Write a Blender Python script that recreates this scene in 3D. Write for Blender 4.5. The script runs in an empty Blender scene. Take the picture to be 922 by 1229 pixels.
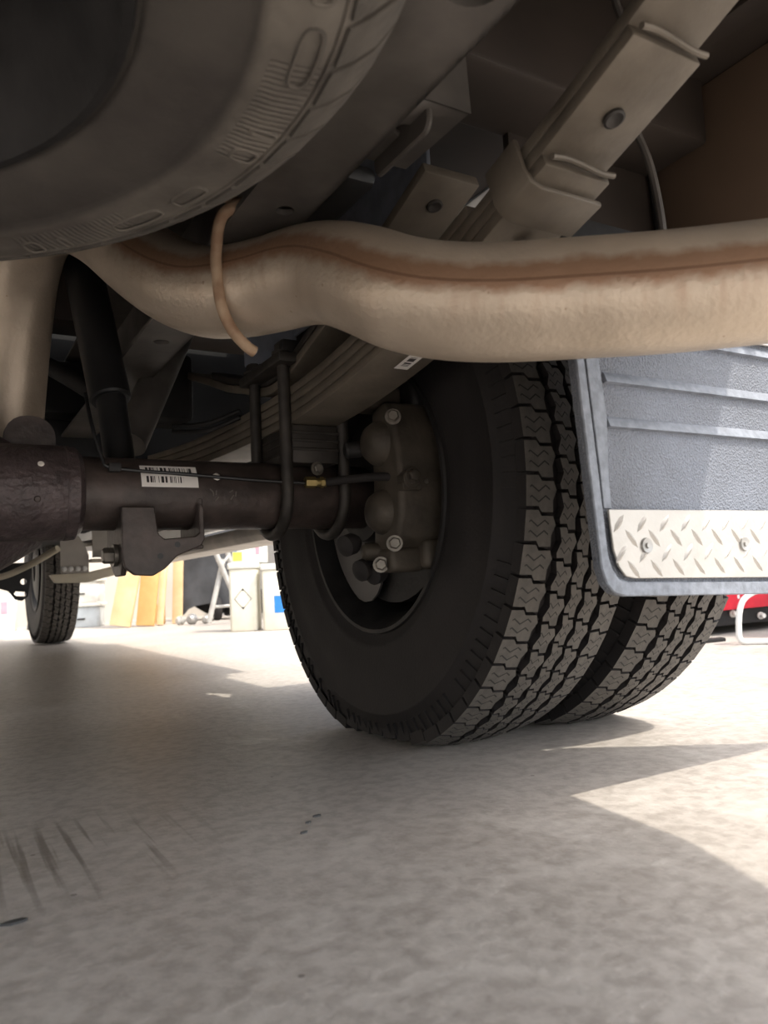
import bpy, bmesh, math, random
from mathutils import Vector, Matrix
random.seed(7)
R_ = math.radians
S = bpy.context.scene
COL = S.collection

# ------------------------------------------------------------------ camera
# world: X = truck's right, Y = truck's forward, Z = up.  Lens: 925 px on a 922 px wide frame
camd = bpy.data.cameras.new('camera'); cam = bpy.data.objects.new('camera', camd); COL.objects.link(cam)
cr = Vector((0.86257, -0.50356, -0.04899)); cd = Vector((0.00360, 0.10294, -0.99468)); cf = Vector((0.50592, 0.85781, 0.09060))
cm = Matrix((( cr.x, -cd.x, -cf.x, 0), (cr.y, -cd.y, -cf.y, 0), (cr.z, -cd.z, -cf.z, .247), (0, 0, 0, 1)))
cam.matrix_world = cm
camd.sensor_fit = 'HORIZONTAL'; camd.sensor_width = 36.0; camd.lens = 36.0*925/922
camd.clip_start = .02; camd.clip_end = 200
camd.dof.use_dof = True; camd.dof.focus_distance = 1.15; camd.dof.aperture_fstop = 11.0
S.camera = cam

# ------------------------------------------------------------------ sky, sun, exposure
world = bpy.data.worlds.new('world'); S.world = world; world.use_nodes = True
wn = world.node_tree; wn.nodes.clear()
sky = wn.nodes.new('ShaderNodeTexSky'); sky.sky_type = 'NISHITA'; sky.sun_disc = False
sky.sun_elevation = R_(56); sky.sun_rotation = R_(147); sky.air_density = 1.0; sky.dust_density = 3.0; sky.ozone_density = .6
hsv = wn.nodes.new('ShaderNodeHueSaturation'); hsv.inputs['Saturation'].default_value = .45
bg = wn.nodes.new('ShaderNodeBackground'); bg.inputs['Strength'].default_value = .30
wo = wn.nodes.new('ShaderNodeOutputWorld')
wn.links.new(sky.outputs[0], hsv.inputs['Color']); wn.links.new(hsv.outputs[0], bg.inputs[0]); wn.links.new(bg.outputs[0], wo.inputs[0])
sund = bpy.data.lights.new('sun', 'SUN'); sund.energy = 2.0; sund.angle = R_(.55); sund.color = (1, .93, .82)
sun = bpy.data.objects.new('sun', sund); COL.objects.link(sun)
SUN = Vector((-.35, .55, -1.0)).normalized()
sun.rotation_euler = SUN.to_track_quat('-Z', 'Y').to_euler(); sun.location = (4, -6, 9)
S.view_settings.view_transform = 'Standard'; S.view_settings.look = 'None'
S.view_settings.gamma = 1.0; S.view_settings.use_curve_mapping = False
S.view_settings.exposure = 1.0

# ------------------------------------------------------------------ materials
MATS = {}
def mat(name, col, rough=.6, metal=0., var=.25, scale=20., bump=0., bscale=60., col2=None, spec=.5, detail=4, contrast=(.35, .65)):
    m = bpy.data.materials.new(name); m.use_nodes = True; n = m.node_tree; b = n.nodes['Principled BSDF']
    tc = n.nodes.new('ShaderNodeTexCoord')
    nz = n.nodes.new('ShaderNodeTexNoise'); nz.inputs['Scale'].default_value = scale; nz.inputs['Detail'].default_value = detail
    n.links.new(tc.outputs['Object'], nz.inputs['Vector'])
    rp = n.nodes.new('ShaderNodeValToRGB')
    c2 = col2 if col2 else tuple(c*(1-var) for c in col); c1 = tuple(min(1, c*(1+var*.5)) for c in col) if not col2 else col
    rp.color_ramp.elements[0].color = (*c2, 1); rp.color_ramp.elements[1].color = (*c1, 1)
    rp.color_ramp.elements[0].position = contrast[0]; rp.color_ramp.elements[1].position = contrast[1]
    n.links.new(nz.outputs['Fac'], rp.inputs['Fac']); n.links.new(rp.outputs['Color'], b.inputs['Base Color'])
    b.inputs['Roughness'].default_value = rough; b.inputs['Metallic'].default_value = metal; b.inputs['Specular IOR Level'].default_value = spec
    if bump:
        nb = n.nodes.new('ShaderNodeTexNoise'); nb.inputs['Scale'].default_value = bscale; nb.inputs['Detail'].default_value = 6
        n.links.new(tc.outputs['Object'], nb.inputs['Vector'])
        bp = n.nodes.new('ShaderNodeBump'); bp.inputs['Strength'].default_value = bump; bp.inputs['Distance'].default_value = .004
        n.links.new(nb.outputs['Fac'], bp.inputs['Height']); n.links.new(bp.outputs[0], b.inputs['Normal'])
    MATS[name] = m; return m
def nd(m, t): return m.node_tree.nodes.new(t)
def lk(m, a, b): m.node_tree.links.new(a, b)
def math_(m, op, a, b=None):
    x = nd(m, 'ShaderNodeMath'); x.operation = op
    for i, v in enumerate((a, b)):
        if v is None: continue
        if isinstance(v, (int, float)): x.inputs[i].default_value = v
        else: lk(m, v, x.inputs[i])
    return x.outputs[0]
def mixc(m, fac, a, b):
    x = nd(m, 'ShaderNodeMix'); x.data_type = 'RGBA'
    if isinstance(fac, float): x.inputs[0].default_value = fac
    else: lk(m, fac, x.inputs[0])
    for i, v in ((6, a), (7, b)):
        if isinstance(v, tuple): x.inputs[i].default_value = (*v, 1)
        else: lk(m, v, x.inputs[i])
    return x.outputs[2]

mat('rubber', (.0135, .0108, .0105), .75, var=.3, scale=14, bump=.15, bscale=220)
mat('rubber_dusty', (.165, .145, .12), .85, scale=9, bump=.3, bscale=120, col2=(.075, .064, .054), contrast=(.38, .62))
mat('frame_paint', (.125, .112, .100), .55, metal=.25, var=.35, scale=12, bump=.12, bscale=90)
mat('dark_steel', (.020, .0185, .018), .6, metal=.3, var=.4, scale=25, bump=.2, bscale=80)
mat('black_paint', (.010, .010, .0105), .45, var=.4, scale=20)
mat('axle_paint', (.068, .051, .045), .48, metal=.15, var=.4, scale=30, bump=.35, bscale=70)
mat('axle_casting', (.085, .064, .064), .42, metal=.25, var=.35, scale=40, bump=.8, bscale=110)
mat('spring_steel', (.19, .16, .125), .55, metal=.25, col2=(.125, .104, .08), scale=16, bump=.15, bscale=120)
mat('spring_dark', (.042, .036, .031), .55, metal=.3, var=.4, scale=35, bump=.25, bscale=60)
mat('caliper_iron', (.072, .059, .045), .6, metal=.3, var=.35, scale=22, bump=.3, bscale=80)
mat('bolt_steel', (.19, .17, .145), .45, metal=.7, var=.3, scale=60)
mat('galvanised_sky_tint', (.36, .39, .46), .6, metal=.0, var=.2, scale=30)  # pale blue puts reflected sky light into the sheet metal colour
mat('rusty_rod', (.42, .30, .20), .7, metal=.2, col2=(.27, .165, .10), scale=45, bump=.2)
mat('brass', (.30, .225, .09), .4, metal=.8, var=.3, scale=50)
mat('copper_pad', (.42, .25, .17), .5, metal=.5, var=.3, scale=120)
mat('shield_grey', (.085, .08, .078), .5, metal=.3, var=.2, scale=10)
mat('bed_steel', (.045, .034, .027), .6, metal=.1, var=.3, scale=7)
mat('panel_brown', (.15, .10, .068), .6, metal=.0, var=.15, scale=4)
mat('white_paint', (.75, .75, .73), .35, var=.05)
mat('alu', (.46, .435, .40), .42, metal=.55, var=.08, scale=18, bump=.08, bscale=200)
mat('step_grey', (.42, .39, .35), .5, metal=.3, var=.2, scale=8)
mat('step_cream', (.58, .53, .42), .55, var=.15, scale=12)
mat('wood_pale', (.80, .58, .34), .6, col2=(.68, .46, .24), scale=6)
mat('wood_orange', (.72, .43, .17), .6, col2=(.60, .34, .12), scale=6)
mat('plastic_white', (.76, .76, .70), .5, var=.06)
mat('plastic_cream', (.74, .71, .60), .5, var=.06)
mat('clear_box', (.55, .60, .62), .25, var=.15, scale=9)
mat('cover_cloth', (.062, .064, .068), .8, var=.35, scale=6, bump=.4, bscale=12)
mat('tube_grey', (.50, .49, .46), .45, metal=.2, var=.15)
mat('print_dark', (.05, .05, .05), .6, var=.1)
mat('print_blue', (.03, .22, .62), .5, var=.1)
mat('print_yellow', (.80, .68, .10), .5, var=.1)
mat('print_pink', (.78, .30, .36), .6, var=.1)
mat('red_paint', (.62, .02, .04), .4, var=.12)
mat('cast_metal', (.40, .39, .37), .4, metal=.6, var=.3)
mat('wall_paint', (.50, .46, .40), .7, var=.06, scale=3)
mat('chip_white', (.72, .68, .62), .6, var=.1)

m = MATS['rubber_dusty']; b = m.node_tree.nodes['Principled BSDF']; uv = nd(m, 'ShaderNodeUVMap'); sep = nd(m, 'ShaderNodeSeparateXYZ'); lk(m, uv.outputs[0], sep.inputs[0])
dst = nd(m, 'ShaderNodeMapRange'); lk(m, sep.outputs[1], dst.inputs[0]); dst.inputs[1].default_value = 7.3/39; dst.inputs[2].default_value = 8.6/39; dst.inputs[3].default_value = .72; dst.inputs[4].default_value = 0
lk(m, mixc(m, dst.outputs[0], b.inputs['Base Color'].links[0].from_socket, (.030, .025, .022)), b.inputs['Base Color'])
wv = math_(m, 'SINE', math_(m, 'MULTIPLY', sep.outputs[0], 2*math.pi*420))
bd = math_(m, 'MULTIPLY', math_(m, 'GREATER_THAN', sep.outputs[1], 9.5/39), math_(m, 'LESS_THAN', sep.outputs[1], 12.5/39))
sg = math_(m, 'GREATER_THAN', math_(m, 'SINE', math_(m, 'MULTIPLY', sep.outputs[0], 2*math.pi*9)), .1)
wb_ = nd(m, 'ShaderNodeBump'); wb_.inputs['Strength'].default_value = .5; wb_.inputs['Distance'].default_value = .0012
lk(m, math_(m, 'MULTIPLY', math_(m, 'MULTIPLY', wv, bd), sg), wb_.inputs['Height']); lk(m, b.inputs['Normal'].links[0].from_socket, wb_.inputs['Normal']); lk(m, wb_.outputs[0], b.inputs['Normal'])
mat('shoulder_rubber', (.115, .10, .083), .85, scale=25, bump=.3, bscale=120, col2=(.06, .052, .044))
mat('axle_mark', (.135, .118, .105), .7, var=.2)
# --- tread rubber: dusty top, zigzag sipes cut into each block (block-local UV)
m = mat('tread_rubber', (.098, .088, .076), .72, scale=60, bump=.25, bscale=160, col2=(.066, .060, .053))
b = m.node_tree.nodes['Principled BSDF']
uv = nd(m, 'ShaderNodeUVMap'); sep = nd(m, 'ShaderNodeSeparateXYZ'); lk(m, uv.outputs[0], sep.inputs[0])
tri = math_(m, 'PINGPONG', math_(m, 'ADD', sep.outputs[0], 4.1), .5)
zz = math_(m, 'MULTIPLY', math_(m, 'SUBTRACT', tri, .25), .34)
cc = math_(m, 'SUBTRACT', sep.outputs[1], zz)
s1 = math_(m, 'LESS_THAN', math_(m, 'ABSOLUTE', math_(m, 'SUBTRACT', cc, .15)), .026)
s2 = math_(m, 'LESS_THAN', math_(m, 'ABSOLUTE', math_(m, 'ADD', cc, .15)), .026)
ins = math_(m, 'LESS_THAN', math_(m, 'ABSOLUTE', sep.outputs[0]), .72)
sip = math_(m, 'MULTIPLY', math_(m, 'MAXIMUM', s1, s2), ins)
base = b.inputs['Base Color'].links[0].from_socket
lk(m, mixc(m, sip, base, (.012, .011, .010)), b.inputs['Base Color'])

# --- exhaust: aluminised steel with a rust band along the weld seam (UV: u = metres along, v = turn)
m = mat('exhaust_steel', (.53, .44, .345), .42, metal=.45, scale=22, bump=.2, bscale=190, col2=(.46, .38, .295))
b = m.node_tree.nodes['Principled BSDF']
uv = nd(m, 'ShaderNodeUVMap'); sep = nd(m, 'ShaderNodeSeparateXYZ'); lk(m, uv.outputs[0], sep.inputs[0])
nz = nd(m, 'ShaderNodeTexNoise'); nz.inputs['Scale'].default_value = 55; nz.inputs['Detail'].default_value = 6
tc = nd(m, 'ShaderNodeTexCoord'); lk(m, tc.outputs['Object'], nz.inputs['Vector'])
dv = math_(m, 'SUBTRACT', sep.outputs[1], .5)
wob = math_(m, 'MULTIPLY', math_(m, 'SUBTRACT', nz.outputs['Fac'], .5), .05)
dist = math_(m, 'ABSOLUTE', math_(m, 'ADD', math_(m, 'SUBTRACT', dv, .012), wob))
mr = nd(m, 'ShaderNodeMapRange'); lk(m, dist, mr.inputs[0]); mr.inputs[1].default_value = .024; mr.inputs[2].default_value = .055; mr.inputs[3].default_value = .8; mr.inputs[4].default_value = 0
line = math_(m, 'LESS_THAN', math_(m, 'ABSOLUTE', dv), .004)
# streaks of rust running down below the seam
mp = nd(m, 'ShaderNodeMapping'); mp.inputs['Scale'].default_value = (70, 3, 1); lk(m, uv.outputs[0], mp.inputs[0])
ns = nd(m, 'ShaderNodeTexNoise'); ns.inputs['Scale'].default_value = 1.0; ns.inputs['Detail'].default_value = 3; lk(m, mp.outputs[0], ns.inputs['Vector'])
stk = nd(m, 'ShaderNodeMapRange'); lk(m, ns.outputs['Fac'], stk.inputs[0]); stk.inputs[1].default_value = .5; stk.inputs[2].default_value = .75; stk.inputs[3].default_value = 0; stk.inputs[4].default_value = .45
blw = nd(m, 'ShaderNodeMapRange'); lk(m, dv, blw.inputs[0]); blw.inputs[1].default_value = -.16; blw.inputs[2].default_value = -.02; blw.inputs[3].default_value = 0; blw.inputs[4].default_value = 1
blw2 = math_(m, 'MULTIPLY', blw.outputs[0], math_(m, 'LESS_THAN', dv, .02))
rust = math_(m, 'MAXIMUM', mr.outputs[0], math_(m, 'MULTIPLY', stk.outputs[0], blw2))
base = b.inputs['Base Color'].links[0].from_socket
c = mixc(m, rust, base, (.27, .135, .070))
c = mixc(m, math_(m, 'MULTIPLY', line, .6), c, (.14, .07, .04))
# small dark pits
vo = nd(m, 'ShaderNodeTexVoronoi'); vo.inputs['Scale'].default_value = 48; vo.inputs['Randomness'].default_value = 1.0; lk(m, tc.outputs['Object'], vo.inputs['Vector'])
pit = math_(m, 'MULTIPLY', math_(m, 'LESS_THAN', math_(m, 'ADD', vo.outputs['Distance'], math_(m, 'MULTIPLY', nz.outputs['Fac'], .5)), .285), .5)
c = mixc(m, pit, c, (.24, .15, .09))
lk(m, c, b.inputs['Base Color'])

# --- barcode print (UV 0..1 on the label)
def barcode(name, n1, two):
    m = mat(name, (.80, .76, .72), .5, var=.05); b = m.node_tree.nodes['Principled BSDF']
    uv = nd(m, 'ShaderNodeUVMap'); sp = nd(m, 'ShaderNodeSeparateXYZ'); lk(m, uv.outputs[0], sp.inputs[0])
    wn_ = nd(m, 'ShaderNodeTexWhiteNoise'); wn_.noise_dimensions = '1D'
    lk(m, math_(m, 'FLOOR', math_(m, 'MULTIPLY', sp.outputs[0], n1)), wn_.inputs['W'])
    bars = math_(m, 'GREATER_THAN', wn_.outputs['Value'], .47)
    def rect(u0, u1, v0, v1):
        a = math_(m, 'MULTIPLY', math_(m, 'GREATER_THAN', sp.outputs[0], u0), math_(m, 'LESS_THAN', sp.outputs[0], u1))
        c = math_(m, 'MULTIPLY', math_(m, 'GREATER_THAN', sp.outputs[1], v0), math_(m, 'LESS_THAN', sp.outputs[1], v1))
        return math_(m, 'MULTIPLY', a, c)
    win = math_(m, 'MAXIMUM', rect(.09, .90, .62, .90), rect(.09, .74, .18, .46)) if two else rect(.12, .86, .25, .75)
    base = b.inputs['Base Color'].links[0].from_socket
    lk(m, mixc(m, math_(m, 'MULTIPLY', win, bars), base, (.03, .025, .025)), b.inputs['Base Color'])
barcode('axle_barcode', 84, True); barcode('spring_barcode', 26, False)

# --- concrete
m = mat('concrete', (.50, .458, .415), .36, scale=2.6, bump=0, col2=(.39, .352, .312), detail=9, contrast=(.3, .7))
b = m.node_tree.nodes['Principled BSDF']; tc = nd(m, 'ShaderNodeTexCoord')
n2 = nd(m, 'ShaderNodeTexNoise'); n2.inputs['Scale'].default_value = 55; n2.inputs['Detail'].default_value = 5; n2.inputs['Roughness'].default_value = .62; lk(m, tc.outputs['Object'], n2.inputs['Vector'])
base = b.inputs['Base Color'].links[0].from_socket
r2 = nd(m, 'ShaderNodeMapRange'); lk(m, n2.outputs['Fac'], r2.inputs[0]); r2.inputs[1].default_value = .42; r2.inputs[2].default_value = .60; r2.inputs[3].default_value = 0; r2.inputs[4].default_value = .5
c = mixc(m, r2.outputs[0], base, (.25, .22, .19))
n3 = nd(m, 'ShaderNodeTexNoise'); n3.inputs['Scale'].default_value = 11; n3.inputs['Detail'].default_value = 8; n3.inputs['Distortion'].default_value = 1.2; lk(m, tc.outputs['Object'], n3.inputs['Vector'])
r3 = nd(m, 'ShaderNodeMapRange'); lk(m, n3.outputs['Fac'], r3.inputs[0]); r3.inputs[1].default_value = .48; r3.inputs[2].default_value = .66; r3.inputs[3].default_value = 0; r3.inputs[4].default_value = .32
c = mixc(m, r3.outputs[0], c, (.58, .54, .49))
vo = nd(m, 'ShaderNodeTexVoronoi'); vo.inputs['Scale'].default_value = 13; lk(m, tc.outputs['Object'], vo.inputs['Vector'])
c = mixc(m, math_(m, 'MULTIPLY', math_(m, 'LESS_THAN', vo.outputs['Distance'], .035), .7), c, (.13, .11, .095))
# tyre scuffs: a patch of thin dark streaks
mp = nd(m, 'ShaderNodeMapping'); mp.vector_type = 'POINT'; mp.inputs['Rotation'].default_value = (0, 0, R_(24)); mp.inputs['Scale'].default_value = (95, 3.5, 1); lk(m, tc.outputs['Object'], mp.inputs[0])
nst = nd(m, 'ShaderNodeTexNoise'); nst.inputs['Scale'].default_value = 1.0; nst.inputs['Detail'].default_value = 2; lk(m, mp.outputs[0], nst.inputs['Vector'])
sk = nd(m, 'ShaderNodeMapRange'); lk(m, nst.outputs['Fac'], sk.inputs[0]); sk.inputs[1].default_value = .56; sk.inputs[2].default_value = .66; sk.inputs[3].default_value = 0; sk.inputs[4].default_value = .8
vd = nd(m, 'ShaderNodeVectorMath'); vd.operation = 'DISTANCE'; lk(m, tc.outputs['Object'], vd.inputs[0]); vd.inputs[1].default_value = (.12, .83, 0)
pm_ = nd(m, 'ShaderNodeMapRange'); lk(m, vd.outputs['Value'], pm_.inputs[0]); pm_.inputs[1].default_value = .07; pm_.inputs[2].default_value = .16; pm_.inputs[3].default_value = 1; pm_.inputs[4].default_value = 0
c = mixc(m, math_(m, 'MULTIPLY', sk.outputs[0], pm_.outputs[0]), c, (.17, .145, .12))
b.inputs['Specular IOR Level'].default_value = .25
lk(m, c, b.inputs['Base Color'])
rr = nd(m, 'ShaderNodeMapRange'); lk(m, n3.outputs['Fac'], rr.inputs[0]); rr.inputs[3].default_value = .30; rr.inputs[4].default_value = .60; lk(m, rr.outputs[0], b.inputs['Roughness'])
bp = nd(m, 'ShaderNodeBump'); bp.inputs['Strength'].default_value = .45; bp.inputs['Distance'].default_value = .004
lk(m, n2.outputs['Fac'], bp.inputs['Height']); lk(m, bp.outputs[0], b.inputs['Normal'])

# --- mud flap: pebbled vinyl
m = mat('flap_vinyl', (.175, .195, .235), .45, scale=5, col2=(.12, .13, .15), detail=8)
b = m.node_tree.nodes['Principled BSDF']; tc = nd(m, 'ShaderNodeTexCoord')
vo = nd(m, 'ShaderNodeTexVoronoi'); vo.inputs['Scale'].default_value = 420; lk(m, tc.outputs['Object'], vo.inputs['Vector'])
bp = nd(m, 'ShaderNodeBump'); bp.inputs['Strength'].default_value = .7; bp.inputs['Distance'].default_value = .002
lk(m, vo.outputs['Distance'], bp.inputs['Height']); lk(m, bp.outputs[0], b.inputs['Normal'])
mat('flap_border', (.20, .22, .255), .5, scale=90, var=.25, bump=.25, bscale=140)

# ------------------------------------------------------------------ mesh helpers
WM = {}
def place(o, parent=None, world=None):
    world = world or Matrix.Identity(4)
    if parent is not None:
        o.parent = parent; o.matrix_parent_inverse = WM[parent.name].inverted()
    o.matrix_basis = world; WM[o.name] = world.copy()
    return o
def thing(name, label, cat, loc, group=None):
    o = bpy.data.objects.new(name, None); COL.objects.link(o); o.empty_display_size = .1
    place(o, None, Matrix.Translation(loc)); o['label'] = label; o['category'] = cat
    if group: o['group'] = group
    return o
def tag(o, label, cat, group=None):
    o['label'] = label; o['category'] = cat
    if group: o['group'] = group
    return o

class MB:
    def __init__(s): s.v = []; s.f = []; s.uv = {}
    def add(s, vs, fs, uvs=None):
        k = len(s.v); s.v += [Vector(v) for v in vs]
        for i, f in enumerate(fs):
            s.f.append(tuple(k+j for j in f))
            if uvs: s.uv[len(s.f)-1] = uvs[i]
        return s
    def box(s, c, d, rot=None):
        c = Vector(c); M = rot or Matrix.Identity(3); h = Vector(d)/2
        vs = [c + M @ Vector((x*h.x, y*h.y, z*h.z)) for x in (-1, 1) for y in (-1, 1) for z in (-1, 1)]
        return s.add(vs, [(0,1,3,2),(4,6,7,5),(0,4,5,1),(2,3,7,6),(0,2,6,4),(1,5,7,3)])
    def bx(s, x0, x1, y0, y1, z0, z1): return s.box(((x0+x1)/2, (y0+y1)/2, (z0+z1)/2), (x1-x0, y1-y0, z1-z0))
    def lathe(s, prof, o, ax, n=32, ref=None, a0=0., a1=2*math.pi, closed=False):
        o = Vector(o); ax = Vector(ax).normalized(); e1 = Vector(ref) if ref else ax.orthogonal(); e1 = (e1 - ax*e1.dot(ax)).normalized(); e2 = ax.cross(e1)
        full = abs(a1-a0-2*math.pi) < 1e-6; m_ = n if full else n+1
        vs = [o + ax*h + (e1*math.cos(a0+(a1-a0)*i/n) + e2*math.sin(a0+(a1-a0)*i/n))*r for i in range(m_) for r, h in prof]
        P = len(prof); fs = []; uvs = []
        for i in range(n):
            j = (i+1) % m_
            for k in range(P if closed else P-1):
                q = (k+1) % P
                fs.append((i*P+k, j*P+k, j*P+q, i*P+q)); uvs.append(((i/n, k/P), ((i+1)/n, k/P), ((i+1)/n, (k+1)/P), (i/n, (k+1)/P)))
        s.add(vs, fs, uvs)
        if closed and not full:
            k0 = len(s.v)-len(vs); s.f.append(tuple(k0+i for i in range(P))); s.f.append(tuple(k0+n*P+i for i in reversed(range(P))))
        return s
    def cyl(s, p0, p1, r0, r1=None, n=20, ch=0.):
        p0 = Vector(p0); p1 = Vector(p1); r1 = r0 if r1 is None else r1; L = (p1-p0).length
        pr = [(0, 0), (r0-ch, 0), (r0, ch), (r1, L-ch), (r1-ch, L), (0, L)] if ch else [(0, 0), (r0, 0), (r1, L), (0, L)]
        return s.lathe(pr, p0, p1-p0, n)
    def bolt(s, p, d, r=.008, h=.006):
        p = Vector(p); d = Vector(d).normalized()
        s.cyl(p, p+d*h*.3, r*1.35, n=16); return s.lathe([(0, h*.3), (r, h*.3), (r, h), (r*.8, h*1.15), (0, h*1.15)], p, d, 6)
    def tube(s, pts, r, n=14, ref=(0, 0, 1), smooth=6, cap=True, flip=False):
        P = catmull(pts, smooth) if smooth else [Vector(p) for p in pts]
        rr = r if callable(r) else (lambda t: r)
        L = [0.]
        for i in range(1, len(P)): L.append(L[-1] + (P[i]-P[i-1]).length)
        vs = []; ref = Vector(ref); prev = None
        for i, p in enumerate(P):
            t = (P[min(i+1, len(P)-1)] - P[max(i-1, 0)]).normalized()
            if prev is None: e1 = (ref - t*ref.dot(t)).normalized()
            else: e1 = (prev - t*prev.dot(t)).normalized()
            prev = e1; e2 = t.cross(e1); q = rr(L[i]/L[-1])
            vs += [p + (e1*math.cos(2*math.pi*k/n) + e2*math.sin(2*math.pi*k/n))*q for k in range(n)]
        fs = []; uvs = []
        for i in range(len(P)-1):
            for k in range(n):
                j = (k+1) % n
                fs.append((i*n+k, i*n+j, (i+1)*n+j, (i+1)*n+k)); uvs.append(((L[i], k/n), (L[i], (k+1)/n), (L[i+1], (k+1)/n), (L[i+1], k/n)))
        k0 = len(s.v); s.add(vs, fs, uvs)
        if cap:
            s.f.append(tuple(k0+k for k in reversed(range(n)))); s.f.append(tuple(k0+(len(P)-1)*n+k for k in range(n)))
        return s
    def ribbon(s, pts, w, t, ref, smooth=5, endround=0):
        """flat bar: path pts = centre of lower face, width w along ref axis, thickness t upwards"""
        P = catmull(pts, smooth); ref = Vector(ref).normalized(); vs = []
        for i, p in enumerate(P):
            d = (P[min(i+1, len(P)-1)] - P[max(i-1, 0)]).normalized(); nrm = ref.cross(d).normalized()
            if nrm.z < 0: nrm = -nrm
            for a, b_ in ((-1, 0), (1, 0), (1, 1), (-1, 1)): vs.append(p + ref*(a*w/2) + nrm*(b_*t))
        fs = []
        for i in range(len(P)-1):
            for k in range(4): j = (k+1) % 4; fs.append((i*4+k, i*4+j, (i+1)*4+j, (i+1)*4+k))
        e = (len(P)-1)*4; fs += [(3, 2, 1, 0), (e, e+1, e+2, e+3)]
        return s.add(vs, fs)
    def slab(s, outline, thick, o, ex, ey, holes=()):
        """extruded outline (2d) with round holes (x, y, r) or polygon holes"""
        bm = bmesh.new(); loops = [outline] + [h if len(h) != 3 or isinstance(h[0], tuple) else [(h[0]+h[2]*math.cos(2*math.pi*k/20), h[1]+h[2]*math.sin(2*math.pi*k/20)) for k in range(20)] for h in holes]
        es = []
        for lp in loops:
            vv = [bm.verts.new((x, y, 0)) for x, y in lp]
            es += [bm.edges.new((vv[i], vv[(i+1) % len(vv)])) for i in range(len(vv))]
        if holes: bmesh.ops.triangle_fill(bm, edges=es, use_beauty=True, use_dissolve=False)
        else: bm.faces.new(list(bm.verts))
        g = bmesh.ops.extrude_face_region(bm, geom=list(bm.faces))
        bmesh.ops.translate(bm, vec=(0, 0, thick), verts=[e for e in g['geom'] if isinstance(e, bmesh.types.BMVert)])
        bmesh.ops.recalc_face_normals(bm, faces=list(bm.faces))
        o = Vector(o); ex = Vector(ex); ey = Vector(ey); ez = ex.cross(ey)
        bm.verts.index_update()
        s.add([o + ex*v.co.x + ey*v.co.y + ez*v.co.z for v in bm.verts], [tuple(v.index for v in f.verts) for f in bm.faces]); bm.free(); return s
    def mesh(s, name, bevel=0., seg=2, ang=35):
        me = bpy.data.meshes.new(name); me.from_pydata(s.v, [], s.f)
        if s.uv:
            ul = me.uv_layers.new(name='UVMap')
            for fi, p in enumerate(me.polygons):
                if fi in s.uv:
                    for li, c in zip(p.loop_indices, s.uv[fi]): ul.data[li].uv = c
        bm = bmesh.new(); bm.from_mesh(me)
        bmesh.ops.remove_doubles(bm, verts=bm.verts, dist=1e-5)
        bmesh.ops.recalc_face_normals(bm, faces=bm.faces)
        if bevel:
            ed = [e for e in bm.edges if len(e.link_faces) == 2 and e.calc_face_angle(0) > R_(30)]
            bmesh.ops.bevel(bm, geom=ed, offset=bevel, segments=seg, affect='EDGES', profile=.5, clamp_overlap=True)
        bm.to_mesh(me); bm.free()
        for p in me.polygons: p.use_smooth = True
        me.set_sharp_from_angle(angle=R_(ang)); return me
    def build(s, name, m, parent=None, bevel=0., seg=2, label=None, ang=35):
        o = bpy.data.objects.new(name, s.mesh(name, bevel, seg, ang)); COL.objects.link(o); o.data.materials.append(MATS[m])
        place(o, parent)
        if label: o['label'] = label
        return o
def catmull(pts, n):
    P = [Vector(p) for p in pts]; Q = [P[0]*2-P[1]] + P + [P[-1]*2-P[-2]]; out = []
    for i in range(1, len(Q)-2):
        a, b_, c_, d = Q[i-1:i+3]
        for k in range(n):
            t = k/n; out.append(.5*((2*b_) + (c_-a)*t + (2*a-5*b_+4*c_-d)*t*t + (3*b_-a-3*c_+d)*t**3))
    out.append(P[-1]); return out
def inst(name, me, parent, M, m=None):
    o = bpy.data.objects.new(name, me); COL.objects.link(o)
    if m and not me.materials: me.materials.append(MATS[m])
    return place(o, parent, M)
def T(x, y, z): return Matrix.Translation((x, y, z))
def struct(o): o['kind'] = 'structure'; return o
def rrect(x0, x1, y0, y1, r, n=5):
    out = []
    for cx, cy, a in ((x1-r, y1-r, 0), (x0+r, y1-r, 90), (x0+r, y0+r, 180), (x1-r, y0+r, 270)):
        out += [(cx+r*math.cos(R_(a+90*k/n)), cy+r*math.sin(R_(a+90*k/n))) for k in range(n+1)]
    return out

# ------------------------------------------------------------------ the setting
struct(MB().bx(-14, 14, -14, 18, -.1, 0).build('floor', 'concrete'))
# low block wall behind the clutter on the right, turning across the front
struct(MB().bx(3.2, 3.3, -.6, 7.85, 0, 2.3).build('wall_right', 'wall_paint'))
struct(MB().bx(-3.6, 3.2, 7.75, 7.85, 0, 2.8).build('wall_front', 'wall_paint'))
struct(MB().bx(-3.7, -3.6, -1.0, 7.85, 0, 2.8).build('wall_left', 'wall_paint'))

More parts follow.
